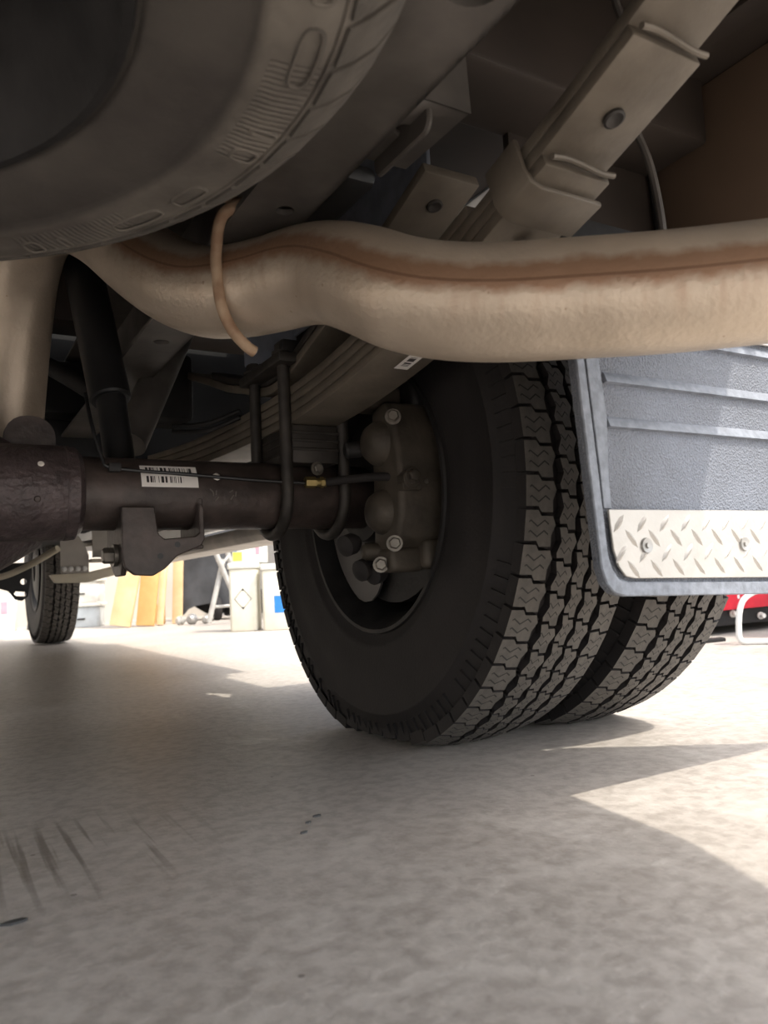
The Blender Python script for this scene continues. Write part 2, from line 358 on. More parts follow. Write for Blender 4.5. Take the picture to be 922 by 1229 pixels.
# ------------------------------------------------------------------ tyres
TR = .404; NB = 60; PIT = 2*math.pi*TR/NB
TYRE_PROF = [(.206, -.080), (.214, -.090), (.222, -.0945), (.236, -.1005), (.239, -.1035), (.244, -.1035), (.262, -.1085), (.300, -.1120), (.3395, -.1105),
             (.3415, -.1122), (.3445, -.1122), (.3465, -.1095), (.368, -.1045), (.384, -.098), (.3905, -.090), (.3925, -.05), (.3935, 0)]
TYRE_PROF = TYRE_PROF + [(r, -h) for r, h in reversed(TYRE_PROF[:-1])]
def crown(a): return TR - .006*(abs(a)/.1)**2.4
RIBS = [(-.1045, -.0605, 's'), (-.0470, -.0195, 'm'), (-.0110, .0110, 'c'), (.0195, .0470, 'm'), (.0605, .1045, 's')]
def block_mesh(a0, a1, kind):
    p = PIT; w = (a1-a0)/2; ca = (a0+a1)/2; A = .0055; g = .055*p if kind != 'c' else .04*p; st = .085*p
    sgn = 1
    # outline, (axial, circumferential) with stepped cross cuts and zigzag flanks
    left = [(-w, .5*p-g+st), (-w+A, .12*p), (-w-.0015, -.22*p), (-w, -.5*p+g+st)]
    right = [(w, -.5*p+g-st), (w-.001, -.2*p), (w+A, .10*p), (w, .5*p-g-st)]
    if kind == 's':
        if ca < 0: left = [(-w, .5*p-g+st), (-w, -.5*p+g+st)]
        else: right = [(w, -.5*p+g-st), (w, .5*p-g-st)]
    bot = [(-.12*w, -.5*p+g+st), (.12*w, -.5*p+g-st)]; top = [(.12*w, .5*p-g-st), (-.12*w, .5*p-g+st)]
    out = left + bot + right + top
    n = len(out); vs = []
    for lvl in (0, 1):
        for a, c_ in out:
            aa = ca+a
            r = crown(aa) if lvl else .3865 - (.006 if kind == 's' and abs(aa) > .085 else 0)
            if lvl == 0 and kind == 's' and abs(aa) > .085: aa *= 1.006
            th = c_/TR
            vs.append((aa, -r*math.cos(th), r*math.sin(th)))
    fs = [tuple(range(n, 2*n))]; u1 = [tuple((out[k][0]/w, out[k][1]/p) for k in range(n))]
    for k in range(n):
        j = (k+1) % n; fs.append((k, j, n+j, n+k)); u1.append(((9, 9),)*4)
    mb = MB(); mb.add(vs, fs, u1)
    me = mb.mesh('tread_block', 0); me.materials.append(MATS['tread_rubber']); me.materials.append(MATS['rubber'])
    for p_ in me.polygons: p_.material_index = 0 if len(p_.vertices) > 4 else 1
    return me
BLOCKS = [block_mesh(*r) for r in RIBS]

def tyre(parent, M, rub, single, label=None, ground=False, extra=None, prof=None, blocks=None):
    """M maps tyre-local (axle along X) to world; single(rib, phi) says which blocks are objects of their own"""
    BLK = blocks or BLOCKS
    mb = MB().lathe(prof or TYRE_PROF, (0, 0, 0), (1, 0, 0), 96, ref=(0, -1, 0))
    if extra: extra(mb)
    else:
        for k in range(NB*2):      # short radial ribs moulded under the shoulder
            for sg in (-1, 1):
                if random.random() < .12: continue
                Mr = Matrix.Rotation(math.pi*(k+.5)/NB, 3, 'X')
                n0 = len(mb.v); mb.box((sg*.1045, -.369, 0), (.006, .026, .0042), Matrix.Rotation(-.38*sg, 3, 'Z'))
                for i in range(n0, len(mb.v)): mb.v[i] = Mr @ mb.v[i]
    mb.v = [M @ v for v in mb.v]
    if ground: mb.v = [Vector((v.x, v.y, max(v.z, .008))) for v in mb.v]
    t = mb.build('tyre', rub, parent, label=label, ang=50)
    rest = MB()
    for k in range(NB):
        phi = 2*math.pi*k/NB
        for ri in range(5):
            off = (.5 if ri in (1, 3) else 0)*2*math.pi/NB + (.25 if ri == 2 else 0)*2*math.pi/NB
            ph = phi+off
            Mi = M @ Matrix.Rotation(ph, 4, 'X')
            if ground:
                z = (Mi @ Vector((0, -TR, 0))).z
                z = min(z, min((Mi @ v.co).z for v in BLK[ri].vertices))
                if z < .001: Mi = T(0, 0, .001-z) @ Mi
            pd = (math.degrees(ph)+180) % 360 - 180
            if single(ri, pd): inst('tread_block', BLK[ri], t, Mi)
            else:
                me = BLK[ri]; ul = me.uv_layers[0].data
                rest.add([Mi @ v.co for v in me.vertices], [tuple(p.vertices) for p in me.polygons], [tuple(tuple(ul[l].uv) for l in p.loop_indices) for p in me.polygons])
    o = rest.build('tread_pattern', 'tread_rubber', t); o['kind'] = 'stuff'; o.data.materials.append(MATS['rubber'])
    for p_ in o.data.polygons: p_.material_index = 0 if len(p_.vertices) > 4 else 1
    return t

AY, AZ = 1.09, .385            # rear axle line
truck = thing('pickup_truck', 'dual rear wheel pickup truck seen from underneath, with brown axle and rusty tailpipe', 'truck', (-.12, 2.4, 0))

XI, XO, TW = .6975, .933, .87
tyre(truck, T(XI, AY, AZ) @ Matrix.Diagonal((TW, 1, 1, 1)), 'rubber', lambda r, p: -62 < p < 104, 'inner rear tyre with chunky worn tread', True)
tyre(truck, T(XO, AY, AZ) @ Matrix.Diagonal((TW, 1, 1, 1)), 'rubber', lambda r, p: -12 < p < 96, 'outer rear tyre behind the mud flap', True)
# rims
def rim(parent, x, flip, yc=AY, zc=AZ, mtl='dark_steel'):
    f = -TW if flip else TW
    pr = [(.222, -.092), (.219, -.098), (.213, -.098), (.208, -.090), (.200, -.070), (.188, -.045), (.186, .05), (.200, .075), (.213, .092), (.222, .094)]
    mb = MB().lathe([(r, h*f) for r, h in pr], (x, yc, zc), (1, 0, 0), 64)
    o = mb.build('wheel_rim', mtl, parent)
    dp = [(.187, f*.060), (.160, f*.075), (.120, f*.085), (.085, f*.088), (.06, f*.088)]
    dp += [(r, h+f*.007) for r, h in reversed(dp)]
    MB().lathe(dp, (x, yc, zc), (1, 0, 0), 48, closed=True).build('wheel_disc', mtl, o)
    return o
rim(truck, XI, False); rim(truck, XO, True)

# ------------------------------------------------------------------ rear axle
axle = MB().lathe([(0, 0), (.05, 0), (.05, .47), (.043, .48), (.043, .62), (0, .62)], (.14, AY, AZ), (1, 0, 0), 40).build('axle_tube', 'axle_paint', truck, label='dark brown axle tube with bar code sticker')
MB().lathe([(0, 0), (.05, 0), (.05, .78), (0, .78)], (-.40, AY, AZ), (-1, 0, 0), 32).build('axle_tube', 'axle_paint', truck)
diff = MB().lathe([(.045, .172), (.054, .170), (.0615, .163), (.0632, .152), (.0632, .150), (.0622, .1485), (.0632, .147), (.0632, .05), (.066, .02), (.07, -.02)], (0, AY, AZ), (1, 0, 0), 48)
diff.lathe([(.06, .13), (.082, .095), (.103, .06), (.14, .0), (.172, -.09), (.176, -.16), (.15, -.26), (.10, -.34), (.055, -.40)], (0, AY+.075, AZ-.006), (1, 0, 0), 48)
dfo = diff.build('differential_housing', 'axle_casting', truck, label='purplish brown cast differential housing')
MB().lathe([(0, 0), (.158, 0), (.168, .006), (.168, .014), (0, .014)], (-.20, AY-.055, AZ-.008), (0, -1, 0), 40).build('cover_flange', 'cast_metal', dfo)
MB().lathe([(0, .085), (.06, .08), (.11, .06), (.145, .02), (.150, .0)], (-.20, AY-.069, AZ-.008), (0, -1, 0), 40).build('differential_cover', 'axle_casting', dfo)
MB().slab(rrect(.085, .152, .43, .505, .03), .02, (0, AY+.10, 0), (1, 0, 0), (0, 0, 1)).build('mount_plate', 'axle_paint', dfo)
for x, z in ((.117, .415), (.112, .37)):
    a = math.asin((z-AZ)/.0632)
    MB().lathe([(0, .0018), (.003, .0014), (.0042, 0)], (x, AY-.0634*math.cos(a), z), (0, -1, math.tan(a)), 9).build('paint_chip', 'chip_white' if z > .4 else 'axle_paint', dfo)
# bar code sticker bent onto the tube
def wrap_label(x0, x1, a0, a1, r, name, m, parent):
    n = 10; mb = MB(); vs = []; 
    for i in range(n+1):
        a = R_(a0+(a1-a0)*i/n)
        for x in (x0, x1): vs.append((x, AY-r*math.cos(a), AZ+r*math.sin(a)))
    fs = [(2*i, 2*i+1, 2*i+3, 2*i+2) for i in range(n)]; uv_ = [((0, i/n), (1, i/n), (1, (i+1)/n), (0, (i+1)/n)) for i in range(n)]
    mb.add(vs, fs, uv_); return mb.build(name, m, parent)
wrap_label(.241, .318, 5, 44, .0506, 'barcode_sticker', 'axle_barcode', axle)['label'] = 'white sticker with two rows of black bars'
# chalk-like paint marks on the tube
for pts in ([(.334, .388), (.338, .384), (.339, .378)], [(.343, .386), (.342, .380)], [(.346, .377), (.341, .372)], [(.362, .384), (.367, .387)], [(.368, .380), (.364, .374)], [(.372, .385), (.371, .378)]):
    MB().tube([(x, AY-.0505*math.cos(math.asin((z-AZ)/.0505)), z) for x, z in pts], .0010, 6, smooth=3).build('paint_mark', 'axle_mark', axle)
MB().lathe([(0, .003), (.004, .002), (.006, 0)], (.345, AY-.047, AZ+.021), (0, -1, .4), 8).build('paint_mark', 'chip_white', axle)
# lower bracket hanging under the tube (U shaped channel)
br = MB()
side = [(-.050, .045), (-.054, .0), (-.050, -.055), (-.035, -.098), (-.01, -.113), (.02, -.108), (.05, -.075), (.05, -.03), (.045, 0)]
br.slab([(.213, .362), (.213, .30), (.216, .282), (.228, .272), (.252, .270), (.268, .279), (.285, .296), (.318, .309), (.323, .318), (.323, .362), (.316, .368), (.316, .327), (.310, .322), (.268, .319), (.260, .326), (.256, .362)], .008, (0, AY-.048, 0), (1, 0, 0), (0, 0, 1))
br.slab([(-.05, .36), (.05, .36), (.05, .30), (.0, .272), (-.04, .272), (-.05, .29)], .007, (.214, AY, 0), (0, 1, 0), (0, 0, 1))
br.slab([(-.05, .375), (.04, .375), (.04, .322), (-.05, .318)], .007, (.316, AY, 0), (0, 1, 0), (0, 0, 1))
br.bx(.215, .323, AY-.05, AY+.04, .305, .311)
bro = br.build('shock_bracket', 'axle_paint', truck, .0015, 1, 'brown U shaped bracket welded under the axle tube')
MB().bolt((.213, AY-.02, .30), (-1, 0, 0), .011, .016).build('bolt', 'bolt_steel', bro)
for x, z in ((.262, .296), (.285, .311)): MB().cyl((x, AY-.0565, z), (x, AY-.055, z), .004, n=12).build('bolt_hole', 'black_paint', bro)
# brake line along the tube, brass fitting and hose to the caliper
MB().tube([(.178, AY-.01, .52), (.180, AY-.045, .47), (.190, AY-.056, .425), (.205, AY-.058, .412), (.30, AY-.055, .407), (.40, AY-.057, .401), (.478, AY-.06, .398)], .0026, 8).build('brake_line', 'black_paint', truck)
MB().box((.205, AY-.056, .413), (.016, .012, .012)).build('line_clip', 'dark_steel', truck, .002)
fit = MB().cyl((.474, AY-.062, .399), (.490, AY-.064, .399), .0085, n=6); fit.cyl((.490, AY-.064, .399), (.506, AY-.066, .399), .0065, n=14); fit.cyl((.497, AY-.065, .399), (.502, AY-.0655, .399), .0085, n=6)
fit.build('brass_fitting', 'brass', truck, label='brass brake hose fitting')
MB().tube([(.506, AY-.066, .399), (.53, AY-.10, .400), (.552, AY-.14, .398), (.570, AY-.168, .394)], .0062, 12).build('brake_hose', 'rubber', truck)

# ------------------------------------------------------------------ U bolts, spring seat and clamp plate
def ubolt(x):
    r = .0592; pts = [(x, AY-r, .590)] + [(x, AY-r, z) for z in (.52, .45, .40)] + [(x, AY-r*math.cos(a), AZ-r*math.sin(a)) for a in [R_(q) for q in range(0, 181, 20)]] + [(x, AY+r, z) for z in (.40, .45, .52, .59)]
    o = MB().tube(pts, .0090, 12, ref=(1, 0, 0), smooth=3).build('u_bolt', 'spring_dark', truck)
    for y in (AY-r, AY+r): MB().bolt((x, y, .588), (0, 0, 1), .012, .016).build('nut', 'spring_dark', o)
ubolt(.447); ubolt(.541)
seat = MB().bx(.456, .532, AY-.062, AY+.062, .428, .486)
seat.build('spring_seat', 'spring_dark', truck, .003)
for z in (.474, .462, .449): MB().bx(.4545, .5335, AY-.0645, AY+.0645, z-.0022, z+.0022).build('seat_shim', 'spring_dark', truck, .001, 1)
MB().bolt((.494, AY-.062, .420), (0, -1, 0), .0075, .008).build('bolt', 'bolt_steel', truck)
MB().bx(.430, .558, AY-.085, AY+.085, .572, .588).build('clamp_plate', 'spring_dark', truck, .004)
MB().bx(.440, .470, AY-.075, AY-.045, .588, .610).build('clamp_lug', 'dark_steel', truck, .004)

# ------------------------------------------------------------------ leaf spring (right)
def bcurve(y):
    K = [(0.0, .790), (.2, .705), (.326, .650), (.376, .631), (.46, .601), (.53, .577), (.65, .541), (.762, .515), (.9, .496), (1.0, .488), (1.1, .486)]
    if y > 1.1: return .486 + .25*(bcurve(2.2-y)-.486)
    for (a, za), (b_, zb) in zip(K, K[1:]):
        if a <= y <= b_: return za + (zb-za)*(y-a)/(b_-a)
    return K[0][1] if y < 0 else K[-1][1]
def leaf(y0, y1, dz, name='leaf', w=.078, t=.0130, m='spring_steel', cur=bcurve, n=22):
    ys = [y0+(y1-y0)*i/n for i in range(n+1)]
    # smooth the polyline a little
    zs = [(cur(y-.03)+cur(y)+cur(y+.03))/3+dz for y in ys]
    return MB().ribbon([(.494, y, z) for y, z in zip(ys, zs)], w, t, (1, 0, 0), 2).build(name, m, spring, .0022, 2)
spring = MB().cyl((.494, AY, .484), (.494, AY, .60), .007, n=12).build('leaf_spring', 'spring_dark', truck, label='leaf spring of stacked steel leaves')
leaf(.468, 1.72, 0); leaf(.366, 1.84, .0138); leaf(.02, 1.95, .0276); leaf(.58, 1.90, .0414)
def ocurve(y):
    if y > 1.1: y = 2.2-y
    K = [(.55, .722), (.65, .686), (.8, .634), (.9, .596), (.96, .582), (1.04, .556), (1.1, .545)]
    for (a, za), (b_, zb) in zip(K, K[1:]):
        if a <= y <= b_: return za + (zb-za)*(y-a)/(b_-a)
    return K[0][1] if y < .55 else K[-1][1]
leaf(.652, 1.56, 0, 'helper_leaf', .074, .014, 'spring_steel', ocurve)
leaf(.80, 1.40, .016, 'helper_leaf', .074, .012, 'spring_dark', ocurve)
# pressed rivets/dimples on the leaf ends and the strap clip
def on_leaf(y, dz, cur=bcurve):
    z = cur(y)+dz; s_ = (cur(y+.02)-cur(y-.02))/.04; d = Vector((0, 1, s_)).normalized(); n_ = Vector((0, d.z, -d.y)); return Vector((.494, y, z)), (n_ if n_.z < 0 else -n_), d
for y, dz, cur in ((.425, .0125, bcurve), (.515, 0, bcurve), (.69, 0, ocurve)):
    p, n_, d = on_leaf(y, dz, cur)
    MB().lathe([(.0095, -.001), (.0095, .0018), (.0075, .0028), (.005, .0018), (0, .0012)], p, n_, 18).build('rivet', 'spring_dark', spring)
for y, dz in ((.462, .004), (.360, .0165)):   # wavy pressed lips at the leaf ends
    p, n_, d = on_leaf(y, dz)
    MB().tube([p+Vector((x, 0, -.0015+.002*math.sin(q))) for x, q in ((-.037, 0), (-.02, 1.5), (0, 3), (.02, 4.6), (.037, 6))], .0028, 8, smooth=4).build('leaf_lip', 'spring_steel', spring)
p, n_, d = on_leaf(.548, 0)
ck = MB(); w_ = .043; th = .006; hh = .046
up_ = -n_
prof = [(-w_, hh), (-w_, .012), (-w_+.006, .002), (-w_+.014, -.002), (w_-.002, -.002)]
inn = [(w_-.002, -.002-th), (-w_+.010, -.002-th), (-w_-.002, -.002), (-w_-th, .010), (-w_-th, hh)]
ck.slab([(a, b_) for a, b_ in prof+inn], .045, p - d*.0225, (1, 0, 0), up_)
clip = ck.build('spring_clip', 'spring_steel', spring, .002)
MB().lathe([(0, .006), (.008, .0045), (.0105, 0)], p+n_*.008+Vector((.005, 0, 0)), n_, 16).build('clip_rivet', 'spring_steel', clip)
# sticker on the lower leaf
p0, n0, d0 = on_leaf(.775, 0); mb = MB(); e = d0*.019; q = n0*.0006
vv = [p0+q+Vector((-.002, 0, 0))-e, p0+q+Vector((.018, 0, 0))-e, p0+q+Vector((.018, 0, 0))+e, p0+q+Vector((-.002, 0, 0))+e]
mb.add(vv, [(0, 1, 2, 3)], [((0, 0), (0, 1), (1, 1), (1, 0))]); mb.build('spring_sticker', 'spring_barcode', spring)

# ------------------------------------------------------------------ brake parts inside the inner wheel
MB().lathe([(.06, .0), (.172, .0), (.172, .03), (.06, .03)], (.655, AY, AZ), (1, 0, 0), 48, closed=True).build('brake_disc', 'dark_steel', truck)
ds = [(.19*math.cos(R_(a)), .19*math.sin(R_(a))) for a in range(25, -61, -5)] + [(.186*math.cos(R_(-66)), .186*math.sin(R_(-66))), (.176*math.cos(R_(-73)), .176*math.sin(R_(-73))), (.160*math.cos(R_(-79)), .160*math.sin(R_(-79))), (.142*math.cos(R_(-83)), .142*math.sin(R_(-83))), (.120*math.cos(R_(-83)), .12*math.sin(R_(-83)))] + [(.07*math.cos(R_(a)), .07*math.sin(R_(a))) for a in range(-70, 26, 12)]
MB().slab(ds, .004, (.640, AY, AZ), (0, 1, 0), (0, 0, 1)).build('dust_shield', 'shield_grey', truck, label='grey dust shield inside the wheel')
MB().lathe([(0, 0), (.07, 0), (.075, .02), (.065, .08), (0, .08)], (.60, AY, AZ), (1, 0, 0), 32).build('axle_flange', 'dark_steel', truck)
def body(o, d, bev, name, m, parent, rot=None): return MB().box(o, d, rot).build(name, m, parent, bev, 3)
cal = MB()
prof = [(.500, .975), (.508, .935), (.470, .914), (.43, .905), (.385, .900), (.34, .905), (.305, .918), (.288, .945), (.292, .985)]
# main casting: outline in Y,Z swept across X
out = [(y, z) for z, y in prof]
cal.slab([(y, z) for y, z in out] , .12, (.560, 0, 0), (0, 1, 0), (0, 0, 1))
cal = cal.build('brake_caliper', 'caliper_iron', truck, .008, 3, 'brown cast iron brake caliper with bolts')
MB().lathe([(0, -.030), (.014, -.029), (.024, -.024), (.032, -.012), (.036, .004), (.036, .02), (0, .02)], (.566, .955, .448), (1, 0, 0), 28).build('piston_housing', 'caliper_iron', cal)
MB().lathe([(0, -.030), (.014, -.029), (.024, -.024), (.032, -.012), (.036, .004), (.036, .02), (0, .02)], (.568, .955, .348), (1, 0, 0), 28).build('piston_housing', 'caliper_iron', cal)
body((.578, .985, .520), (.060, .05, .036), .008, 'caliper_arm', 'caliper_iron', cal)
body((.640, .965, .523), (.060, .06, .050), .012, 'caliper_arm', 'dark_steel', cal)
body((.585, .955, .278), (.055, .05, .036), .008, 'caliper_arm', 'caliper_iron', cal)
body((.640, .945, .285), (.070, .06, .044), .010, 'caliper_arm', 'caliper_iron', cal)
for p_ in ((.556, .962, .523), (.560, .912, .478), (.556, .918, .300), (.552, .952, .272)):
    MB().bolt(p_, (-.55, -1, 0), .0085, .012).build('bolt', 'bolt_steel', cal)
MB().cyl((.522, .99, .442), (.548, .985, .444), .012, n=14, ch=.003).build('slide_pin', 'dark_steel', cal)
MB().cyl((.540, .985, .292), (.570, .975, .292), .013, n=14, ch=.004).build('slide_pin', 'caliper_iron', cal)
for p_ in ((.530, 1.0, .305), (.548, .99, .268), (.565, .985, .262)):
    MB().lathe([(0, -.016), (.010, -.014), (.016, -.004), (.016, .012), (0, .02)], p_, (-1, -.3, -.3), 14).build('pin_boot', 'rubber', cal)
bj = MB().lathe([(0, -.010), (.014, -.010), (.014, .010), (0, .010)], (.573, .900, .388), (0, 1, 0), 16); bj.box((.573, .899, .377), (.030, .016, .010)); bj.bolt((.573, .890, .392), (0, -1, 0), .009, .009)
bj.build('banjo_fitting', 'caliper_iron', cal, .001, 1)
MB().lathe([(0, .002), (.003, .0015), (.004, 0)], (.602, .899, .386), (0, -1, 0), 10).build('casting_pip', 'bolt_steel', cal)
for z in (.440, .335): body((.644, .902, z), (.012, .01, .018), .001, 'caliper_slot', 'black_paint', cal)
body((.648, .888, .388), (.034, .016, .018), .002, 'brake_pad', 'copper_pad', cal)

# ------------------------------------------------------------------ exhaust tailpipe
PIPE = [(.685, .320, .488), (.638, .351, .485), (.605, .373, .482), (.538, .422, .480), (.484, .465, .482), (.428, .509, .485), (.390, .543, .493), (.366, .573, .507), (.355, .616, .533),
        (.350, .668, .559), (.338, .709, .571), (.321, .755, .576), (.297, .792, .578), (.273, .835, .588), (.249, .887, .616), (.226, .953, .665), (.195, 1.035, .735), (.165, 1.13, .79), (.14, 1.22, .805),
        (.128, 1.30, .775), (.122, 1.355, .70), (.116, 1.39, .60), (.110, 1.42, .50), (.10, 1.50, .42), (.09, 1.7, .385), (.08, 2.4, .38), (.08, 3.6, .38)]
pm = MB().tube(PIPE, .0510, 40, ref=(.5, .82, -.02), smooth=5, cap=False)
pipe = pm.build('tailpipe', 'exhaust_steel', truck, label='fat bent exhaust tailpipe with a rusty weld seam', ang=60)
# pressed bend creases
# weld ring and hanger
hook = MB().tube([(.330, .72, .67), (.300, .71, .652), (.270, .715, .637), (.2555, .732, .628), (.2555, .752, .60), (.2575, .757, .577), (.262, .760, .545), (.275, .765, .522), (.292, .770, .508), (.302, .772, .503)], .0062, 12).build('hanger_rod', 'rusty_rod', truck, label='rusty steel rod hooked around the tailpipe')
MB().tube([(.40, .80, .66), (.34, .755, .648), (.305, .742, .640), (.282, .745, .652), (.262, .76, .67)], .0062, 10).build('hanger_rod', 'rusty_rod', truck)

# ------------------------------------------------------------------ frame rails and cross members
FX0, FX1, FZ = .264, .336, .627
rail = MB(); rail.slab([(FX0, -.15), (FX1, -.15), (FX1, 4.6), (FX0, 4.6)], .006, (0, 0, FZ), (1, 0, 0), (0, 1, 0), holes=[(.300, .36, .021), (.308, .690, .0095), (.30, 1.15, .012), (.30, 1.6, .02)])
rail.bx(FX1-.007, FX1, -.15, 4.6, FZ, FZ+.17); rail.bx(FX0, FX1, -.15, 4.6, FZ+.164, FZ+.17)
rail.build('frame_rail', 'frame_paint', truck, label='grey steel frame rail with round holes')
rl = MB(); rl.bx(-.59, -.50, -.15, 4.6, FZ, FZ+.006); rl.bx(-.59, -.583, -.15, 4.6, FZ, FZ+.17); rl.build('frame_rail', 'frame_paint', truck)
for y in (-.02, 1.85, 2.9): MB().bx(-.58, FX1-.008, y-.04, y+.04, FZ+.03, FZ+.15).build('cross_member', 'frame_paint' if y < 0 else 'black_paint', truck, .006)
# bump stop bracket on the rail
bk = MB().slab(rrect(.540, .640, .652, .78, .012), .006, (.385, 0, 0), (0, 1, 0), (0, 0, 1)); bk.slab([(.336, .53), (.425, .53), (.425, .64), (.336, .64)], .006, (0, 0, .672), (1, 0, 0), (0, 1, 0), holes=[(.385, .58, .008)]); bk.bx(.336, .425, .53, .536, .672, .76)
bk.build('stop_bracket', 'frame_paint', truck, .002, 1)
MB().bx(.338, .378, .62, .75, .635, .655).build('greasy_block', 'black_paint', truck, .008)
# bed: floor, sills, side, wheelhouse
MB().slab([(-1.10, -.15), (.755, -.15), (.805, -.01), (.842, .09), (.864, .26), (.867, .34), (.895, .45), (-1.10, .45)], .02, (0, 0, .945), (1, 0, 0), (0, 1, 0)).build('bed_floor', 'bed_steel', truck)
MB().bx(-1.10, .90, .45, 1.88, .945, .965).build('bed_floor', 'bed_steel', truck)
for y in (.12, .605, 1.25, 1.72): MB().bx(-1.0, .88, y, y+.11, .80 if y == .605 else .84, .945).build('bed_sill', 'bed_steel', truck, .006)
MB().bx(.885, .905, .45, .70, .66, .886).build('inner_side_panel', 'panel_brown', truck, .003)
MB().slab([(.80, .30), (.868, .30), (.868, .345), (.896, .45), (.902, .71), (.80, .71)], .059, (0, 0, .886), (1, 0, 0), (0, 1, 0)).build('side_ledge', 'bed_steel', truck, .004)
MB().bx(.62, .885, .70, .712, .70, .945).build('wheelhouse_wall', 'bed_steel', truck, .002)
MB().bx(.585, .592, .83, 1.54, .715, .945).build('wheelhouse_liner', 'galvanised_sky_tint', truck, .002)
arch = MB()
for i in range(18):
    a0, a1 = R_(-8+196*i/18), R_(-8+196*(i+1)/18)
arch.lathe([(.462, -.25), (.462, .0), (.456, .0), (.456, -.25)], (1.13, AY, .40), (1, 0, 0), 28, ref=(0, 1, 0), a0=R_(15), a1=R_(165), closed=True)
arch.build('fender_arch', 'bed_steel', truck)
qo = [(.905, .45), (.875, .34), (.872, .26), (.850, .09), (.812, -.01), (.76, -.15)]
q = MB().slab(qo+[(x-.009, y) for x, y in reversed(qo)], .67, (0, 0, .73), (1, 0, 0), (0, 1, 0)).build('quarter_panel', 'white_paint', truck, .002)
MB().bx(.86, .905, 1.42, 1.885, .52, 1.40).build('bed_side', 'white_paint', truck, .006)
MB().bx(.86, .905, .42, 1.42, .94, 1.40).build('bed_side', 'white_paint', truck, .006)
MB().bx(-1.12, -1.08, -.15, 1.88, .62, 1.40).build('bed_side', 'white_paint', truck, .006)
MB().bx(-1.08, .76, -.19, -.15, .62, 1.40).build('tailgate', 'white_paint', truck, .006)
MB().bx(-1.05, .70, -.32, -.20, .46, .64).build('rear_bumper', 'alu', truck, .02)
MB().bx(-1.12, .90, 1.93, 4.9, .52, .56).build('cab_floor', 'black_paint', truck, .01)
MB().bx(-1.10, .90, 1.935, 1.96, .42, 1.45).build('cab_back', 'black_paint', truck, .01)
MB().bx(.87, .91, 1.93, 4.1, .46, 1.45).build('cab_side', 'white_paint', truck, .01)
MB().bx(-1.12, -1.08, 1.93, 4.1, .46, 1.45).build('cab_side', 'white_paint', truck, .01)
MB().bx(-1.10, .90, 1.93, 4.9, 1.43, 1.46).build('cab_roof', 'white_paint', truck, .01)
MB().slab([(.488, .648), (.505, .640), (.512, .655), (.535, .660), (.540, .672), (.575, .678), (.590, .70), (.600, .80), (.488, .80)], .006, (0, 1.30, 0), (1, 0, 0), (0, 0, 1)).build('bump_stop_plate', 'galvanised_sky_tint', truck, .001, 1)
# shocks and rods above the axle
sh = MB().cyl((.243, 1.176, .43), (.236, 1.21, .553), .0225, n=24); sh.build('shock_absorber', 'black_paint', truck)
MB().cyl((.236, 1.208, .545), (.205, 1.32, .86), .031, .031, n=24, ch=.003).build('shock_sleeve', 'black_paint', truck)
MB().cyl((.285, 1.32, .50), (.43, 1.46, .79), .030, n=20).build('brace_tube', 'frame_paint', truck)
MB().tube([(.05, 1.52, .73), (.17, 1.48, .672), (.25, 1.45, .618), (.30, 1.44, .58)], .016, 12).build('sway_bar', 'dark_steel', truck)
MB().tube([(.36, 1.32, .535), (.41, 1.28, .535), (.455, 1.24, .552)], .004, 8).build('cable', 'dark_steel', truck)
MB().tube([(.36, 1.32, .525), (.41, 1.28, .523), (.455, 1.24, .540)], .004, 8).build('cable', 'dark_steel', truck)
MB().bx(.385, .47, 1.55, 1.66, .60, .74).build('hanger_bracket', 'dark_steel', truck, .012)
MB().bx(-.5, .34, 1.95, 2.0, .40, .62).build('light_gap_filler', 'black_paint', truck, .02)  # dark slab added to close the light gap under the cab
MB().tube([(.60, .515, .93), (.62, .52, .85), (.635, .52, .806), (.68, .56, .76), (.70, .556, .70), (.70, .547, .623), (.70, .55, .56)], .0045, 8).build('brake_cable', 'frame_paint', truck)
MB().tube([(.855, .705, .945), (.868, .695, .86), (.875, .690, .70), (.878, .69, .60)], .005, 8).build('wire_harness', 'black_paint', truck)

# ------------------------------------------------------------------ mud flap behind the duals
FY = .55
fl_out = [(.557, .53), (.5525, .46), (.5605, .34), (.567, .250), (.572, .235), (.582, .225), (.598, .221), (.80, .213), (1.06, .205), (1.075, .215), (.955, .53)]
flap = MB().slab(fl_out, .009, (0, FY+.009, 0), (1, 0, 0), (0, 0, 1)).build('mud_flap', 'flap_vinyl', truck, .0015, 1, 'grey pebbled vinyl mud flap')
bl = [(.5525, .53), (.5525, .46), (.5605, .34), (.567, .250), (.572, .235), (.582, .225), (.598, .221), (.80, .213), (1.06, .205)]
bi = [(1.06, .2195), (.80, .2275), (.603, .2355), (.590, .239), (.582, .249), (.5775, .262), (.573, .34), (.5645, .46), (.5645, .53)]
MB().slab(bl+bi, .004, (0, FY, 0), (1, 0, 0), (0, 0, 1)).build('flap_border', 'flap_border', flap, .0012, 1)
MB().slab([(.568, .53), (.568, .46), (.5765, .34), (.5775, .309), (.589, .309), (.588, .34), (.592, .40), (.5865, .46), (.585, .53)], .0022, (0, FY, 0), (1, 0, 0), (0, 0, 1)).build('flap_border', 'flap_border', flap, .0008, 1)
for z in (.393, .4395, .493):
    xe = 1.065-(z-.205)*.385
    MB().add([(.592, FY, z-.001), (.592, FY-.0055, z), (.592, FY-.0015, z+.010), (.592, FY, z+.011), (xe, FY, z-.001), (xe, FY-.0055, z), (xe, FY-.0015, z+.010), (xe, FY, z+.011)],
             [(0, 1, 2, 3), (7, 6, 5, 4), (0, 4, 5, 1), (1, 5, 6, 2), (2, 6, 7, 3), (3, 7, 4, 0)]).build('flap_rib', 'flap_border', flap)
